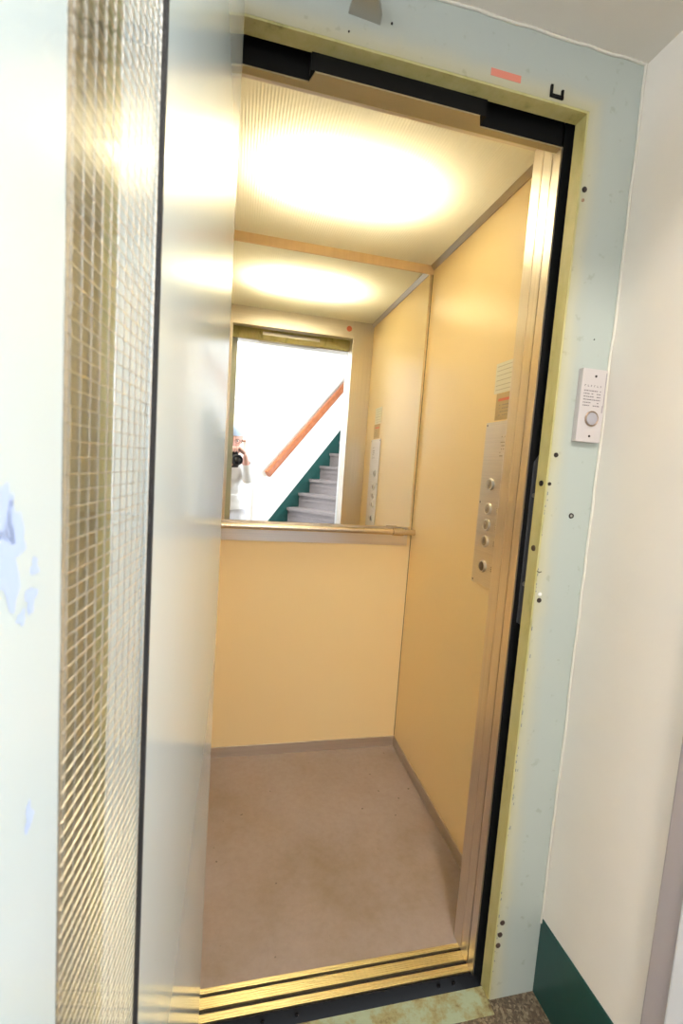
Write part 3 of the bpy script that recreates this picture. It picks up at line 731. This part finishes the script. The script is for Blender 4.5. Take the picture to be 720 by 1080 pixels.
# right hand over the top grip: palm behind the grip, four fingers curling over its front
wr = arms['r'][2]; palm = K(.046, .075, -.150)
fs = []
for i, (ax, ln_) in enumerate(((.020, 1.0), (-.002, 1.08), (-.023, 1.0), (-.043, .84))):
    a = K(ax+.012, .080, -.158); b = K(ax+.006, .091, -.128); c_ = K(ax, .086, -.094); d_ = K(ax-.003, .086-.034*ln_, -.086)
    fs.append([a, b, c_, d_])
parts.append(skin_mesh({'w': (wr, (.024, .021)), 'a': (K(.050, .083, -.170), (.030, .018)), 'b': (K(.000, .084, -.170), (.024, .016)), 'c': (K(-.034, .082, -.168), (.018, .014))}, [('w', 'a'), ('a', 'b'), ('b', 'c')], 'w'))
hand(wr, palm, fs, [K(.050, .070, -.172), K(.040, .045, -.180), K(.024, .026, -.182), K(.010, .012, -.181)])
# left hand cupping the lens from below
wl = arms['l'][2]; LS = -.052; pl = K(-.045+LS, -.062, -.085); fs = []
for i, cz in enumerate((-.098, -.078, -.058, -.040)):
    ln_ = (.95, 1.05, 1.0, .85)[i]
    fs.append([K(-.052+LS, -.060, cz*.7-.028), K(-.020+LS, -.058, cz+.002), K(.008*ln_+LS, -.053, cz+.003), K(.020*ln_+LS, -.030, cz+.004)])
hand(wl, pl, fs, [K(-.050+LS, -.060, -.092), K(-.048+LS, -.034, -.100), K(-.040+LS, -.010, -.098), K(-.030+LS, .010, -.094)])
# head: shaped ellipsoid, then fused with the body
HC_ = V((-.030, -.262, 1.435)); look = (EYE - V((0, .02, 0)) - HC_).normalized(); look = (look + V((0, .9, .1))).normalized()
hx = look.cross(V((0, 0, 1))).normalized(); hz = hx.cross(look).normalized()
HM = Matrix((tuple(hx)+(0,), tuple(look)+(0,), tuple(hz)+(0,), (0, 0, 0, 1))).transposed(); HM = Matrix.Translation(HC_) @ HM
bm = bmesh.new(); bmesh.ops.create_uvsphere(bm, u_segments=40, v_segments=28, radius=1)
def bl(x, c_, w_): return math.exp(-((x-c_)/w_)**2)
for v in bm.verts:
    x, y, z = v.co; w_ = 1 - .26*max(0, -z)**1.3
    X_, Y_, Z_ = x*.074*w_, y*.094, z*.112
    if y > 0:
        Y_ *= 1 - .10*max(0, -z); Y_ += .010*bl(z, -.92, .25)*bl(x, 0, .4)      # chin
        Y_ += .020*bl(x, 0, .14)*bl(z, -.22, .16)                                  # nose
        Y_ += .008*bl(x, 0, .10)*bl(z, .02, .2)
        Y_ -= .008*(bl(x, .40, .17)+bl(x, -.40, .17))*bl(z, .04, .12)              # sockets
        Y_ += .005*bl(x, 0, .26)*bl(z, -.50, .055) + .005*bl(x, 0, .22)*bl(z, -.61, .055)
    v.co = HM @ V((X_, Y_, Z_))
hm_ = bpy.data.meshes.new('t'); bm.to_mesh(hm_); bm.free(); parts.append(hm_)
bm = bmesh.new()
for k in (-1, 1):
    pts = [HM @ V((k*(.072+.008*math.sin(a)), -.008-.012*math.cos(a), -.006+.028*math.sin(a*1.0-.4))) for a in [i*.5 for i in range(10)]]
    tube(bm, pts, .006, 8)
em = bpy.data.meshes.new('t'); bm.to_mesh(em); bm.free(); parts.append(em)
pe = thing('person', 'person in pale clothes and light blue cap holding a camera, seen in the mirror', 'person', (-.06, -.60, 0))
m_skin = mat('skin', (.74, .42, .34), .5); P(m_skin).inputs['Subsurface Weight'].default_value = .0
BODY = remeshed(parts, .0045); BCOPY = BODY.copy()
link('body', BODY, m_skin, pe)
def garment(name, keep, off, m):
    """cloth lying over the body's surface wherever keep(point) holds"""
    b_ = bmesh.new(); b_.from_mesh(BCOPY); b_.normal_update()
    bmesh.ops.delete(b_, geom=[v for v in b_.verts if not keep(v.co)], context='VERTS')
    best = []; seen = set()
    for v in b_.verts:
        if v in seen: continue
        st_ = [v]; seen.add(v); c_ = []
        while st_:
            q2 = st_.pop(); c_.append(q2)
            for e_ in q2.link_edges:
                w2 = e_.other_vert(q2)
                if w2 not in seen: seen.add(w2); st_.append(w2)
        if len(c_) > len(best): best = c_
    bs = set(best); bmesh.ops.delete(b_, geom=[v for v in b_.verts if v not in bs], context='VERTS')
    for i in range(3): bmesh.ops.smooth_vert(b_, verts=[v for v in b_.verts if v.is_boundary], factor=.5, use_axis_x=True, use_axis_y=True, use_axis_z=True)
    for i in range(12): bmesh.ops.smooth_vert(b_, verts=[v for v in b_.verts if not v.is_boundary], factor=.5, use_axis_x=True, use_axis_y=True, use_axis_z=True)
    b_.normal_update(); ns = {v: v.normal.copy() for v in b_.verts}
    for v in b_.verts: v.co = v.co + ns[v]*off(v.co)
    bmesh.ops.solidify(b_, geom=b_.faces[:], thickness=.003)
    return obj(name, b_, m, pe, True)
def past(p_, s_, f_):
    sh, el, wr = arms[s_]; d_ = wr-el; t_ = (p_-el).dot(d_)/d_.length_squared
    return t_ > f_ and (p_-el-d_*t_).length < .075
def fold(p_): return .0018*math.sin(p_.z*70+p_.x*30) + .0012*math.sin(p_.x*90-p_.z*40)
nd = (J['skull'][0]-J['collar'][0]).normalized()
garment('shirt', lambda p_: p_.z > .80 and (p_-J['neck'][0]).dot(nd) < -.012 and not any(past(p_, s_, .84) and p_.y > -.34 for s_ in 'rl'), lambda p_: (.020 if p_.z < .95 else .014)+fold(p_), mat('pale_cotton', (.90, .90, .90), .8))
garment('trousers', lambda p_: .075 < p_.z < .93 and p_.y < -.30, lambda p_: .011+fold(p_), mat('light_grey_trousers', (.55, .55, .58), .8))
for s_, sg in (('r', 1), ('l', -1)):
    garment('shoe', lambda p_: p_.z < .11 and (p_.x+.06)*sg > 0, lambda p_: .007, mat('dark_shoe', (.05, .05, .06), .5))
def shell(p0, p1, t0, t1, rx, ry, rz, th, n=40, m_=14):
    """smooth-edged cap of an ellipsoid between azimuths p0..p1, polar angles t0..t1(azimuth)"""
    b_ = bmesh.new(); g_ = [[], []]
    for l_, gr in ((0, 0), (1, th)):
        for i in range(n+1):
            ph = p0+(p1-p0)*i/n; row = []
            for q_ in range(m_+1):
                t_ = t0+(t1(ph)-t0)*q_/m_
                row.append(b_.verts.new(HM @ V(((rx+gr)*math.sin(t_)*math.cos(ph), (ry+gr)*math.sin(t_)*math.sin(ph)-.002, (rz+gr)*math.cos(t_)))))
            g_[l_].append(row)
    for l_ in (0, 1):
        for i in range(n):
            for q_ in range(m_): b_.faces.new((g_[l_][i][q_], g_[l_][i+1][q_], g_[l_][i+1][q_+1], g_[l_][i][q_+1]))
    for i in range(n): b_.faces.new((g_[0][i][m_], g_[0][i+1][m_], g_[1][i+1][m_], g_[1][i][m_]))
    for q_ in range(m_):
        for i in (0, n):
            b_.faces.new((g_[0][i][q_], g_[0][i][q_+1], g_[1][i][q_+1], g_[1][i][q_]))
    bmesh.ops.remove_doubles(b_, verts=b_.verts[:], dist=1e-5); return b_
bm = shell(0, 2*PI, .001, lambda ph: 1.26-.10*math.sin(ph), .079, .099, .117, .003)
obj('cap', bm, mat('light_blue_cloth', (.50, .64, .88), .8), pe, True)
bm = shell(PI*.98, PI*2.02, 1.1, lambda ph: 1.85+.35*abs(math.sin(ph)), .074, .095, .112, .005)
obj('hair', bm, mat('grey_brown_hair', (.16, .12, .09), .7), pe, True)
for k in (-1, 1):
    bm = bmesh.new(); bmesh.ops.create_uvsphere(bm, u_segments=16, v_segments=12, radius=.0115, matrix=HM @ Matrix.Translation((k*.030, .073, .004))); ey = obj('eye', bm, mat('eye_white', (.8, .8, .78), .2), pe, True)
    bm = bmesh.new(); lathe(bm, [(.0055, -.001), (.0045, .0008), (0, .0012)], HM @ V((k*.030, .0838, .004)), look, 16); obj('iris', bm, m_black, ey, True)
    bm = bmesh.new(); pts = [HM @ V((k*.031+.021*math.cos(a), .094, .004+.016*math.sin(a))) for a in [i*PI/10 for i in range(21)]]; tube(bm, pts, .0014, 6)
    tube(bm, [HM @ V((k*.052, .093, .008)), HM @ V((k*.076, .05, .006)), HM @ V((k*.077, -.005, .004))], .0014, 6)
    tube(bm, [HM @ V((k*.010, .094, .006)), HM @ V((0, .098, .009))], .0014, 6); obj('glasses', bm, m_black, pe, True)
bm = bmesh.new(); tube(bm, [HM @ V((-.020, .082, -.062)), HM @ V((0, .090, -.0615)), HM @ V((.020, .082, -.062))], .0022, 8); obj('mouth', bm, mat('lips', (.55, .22, .20), .5), pe, True)
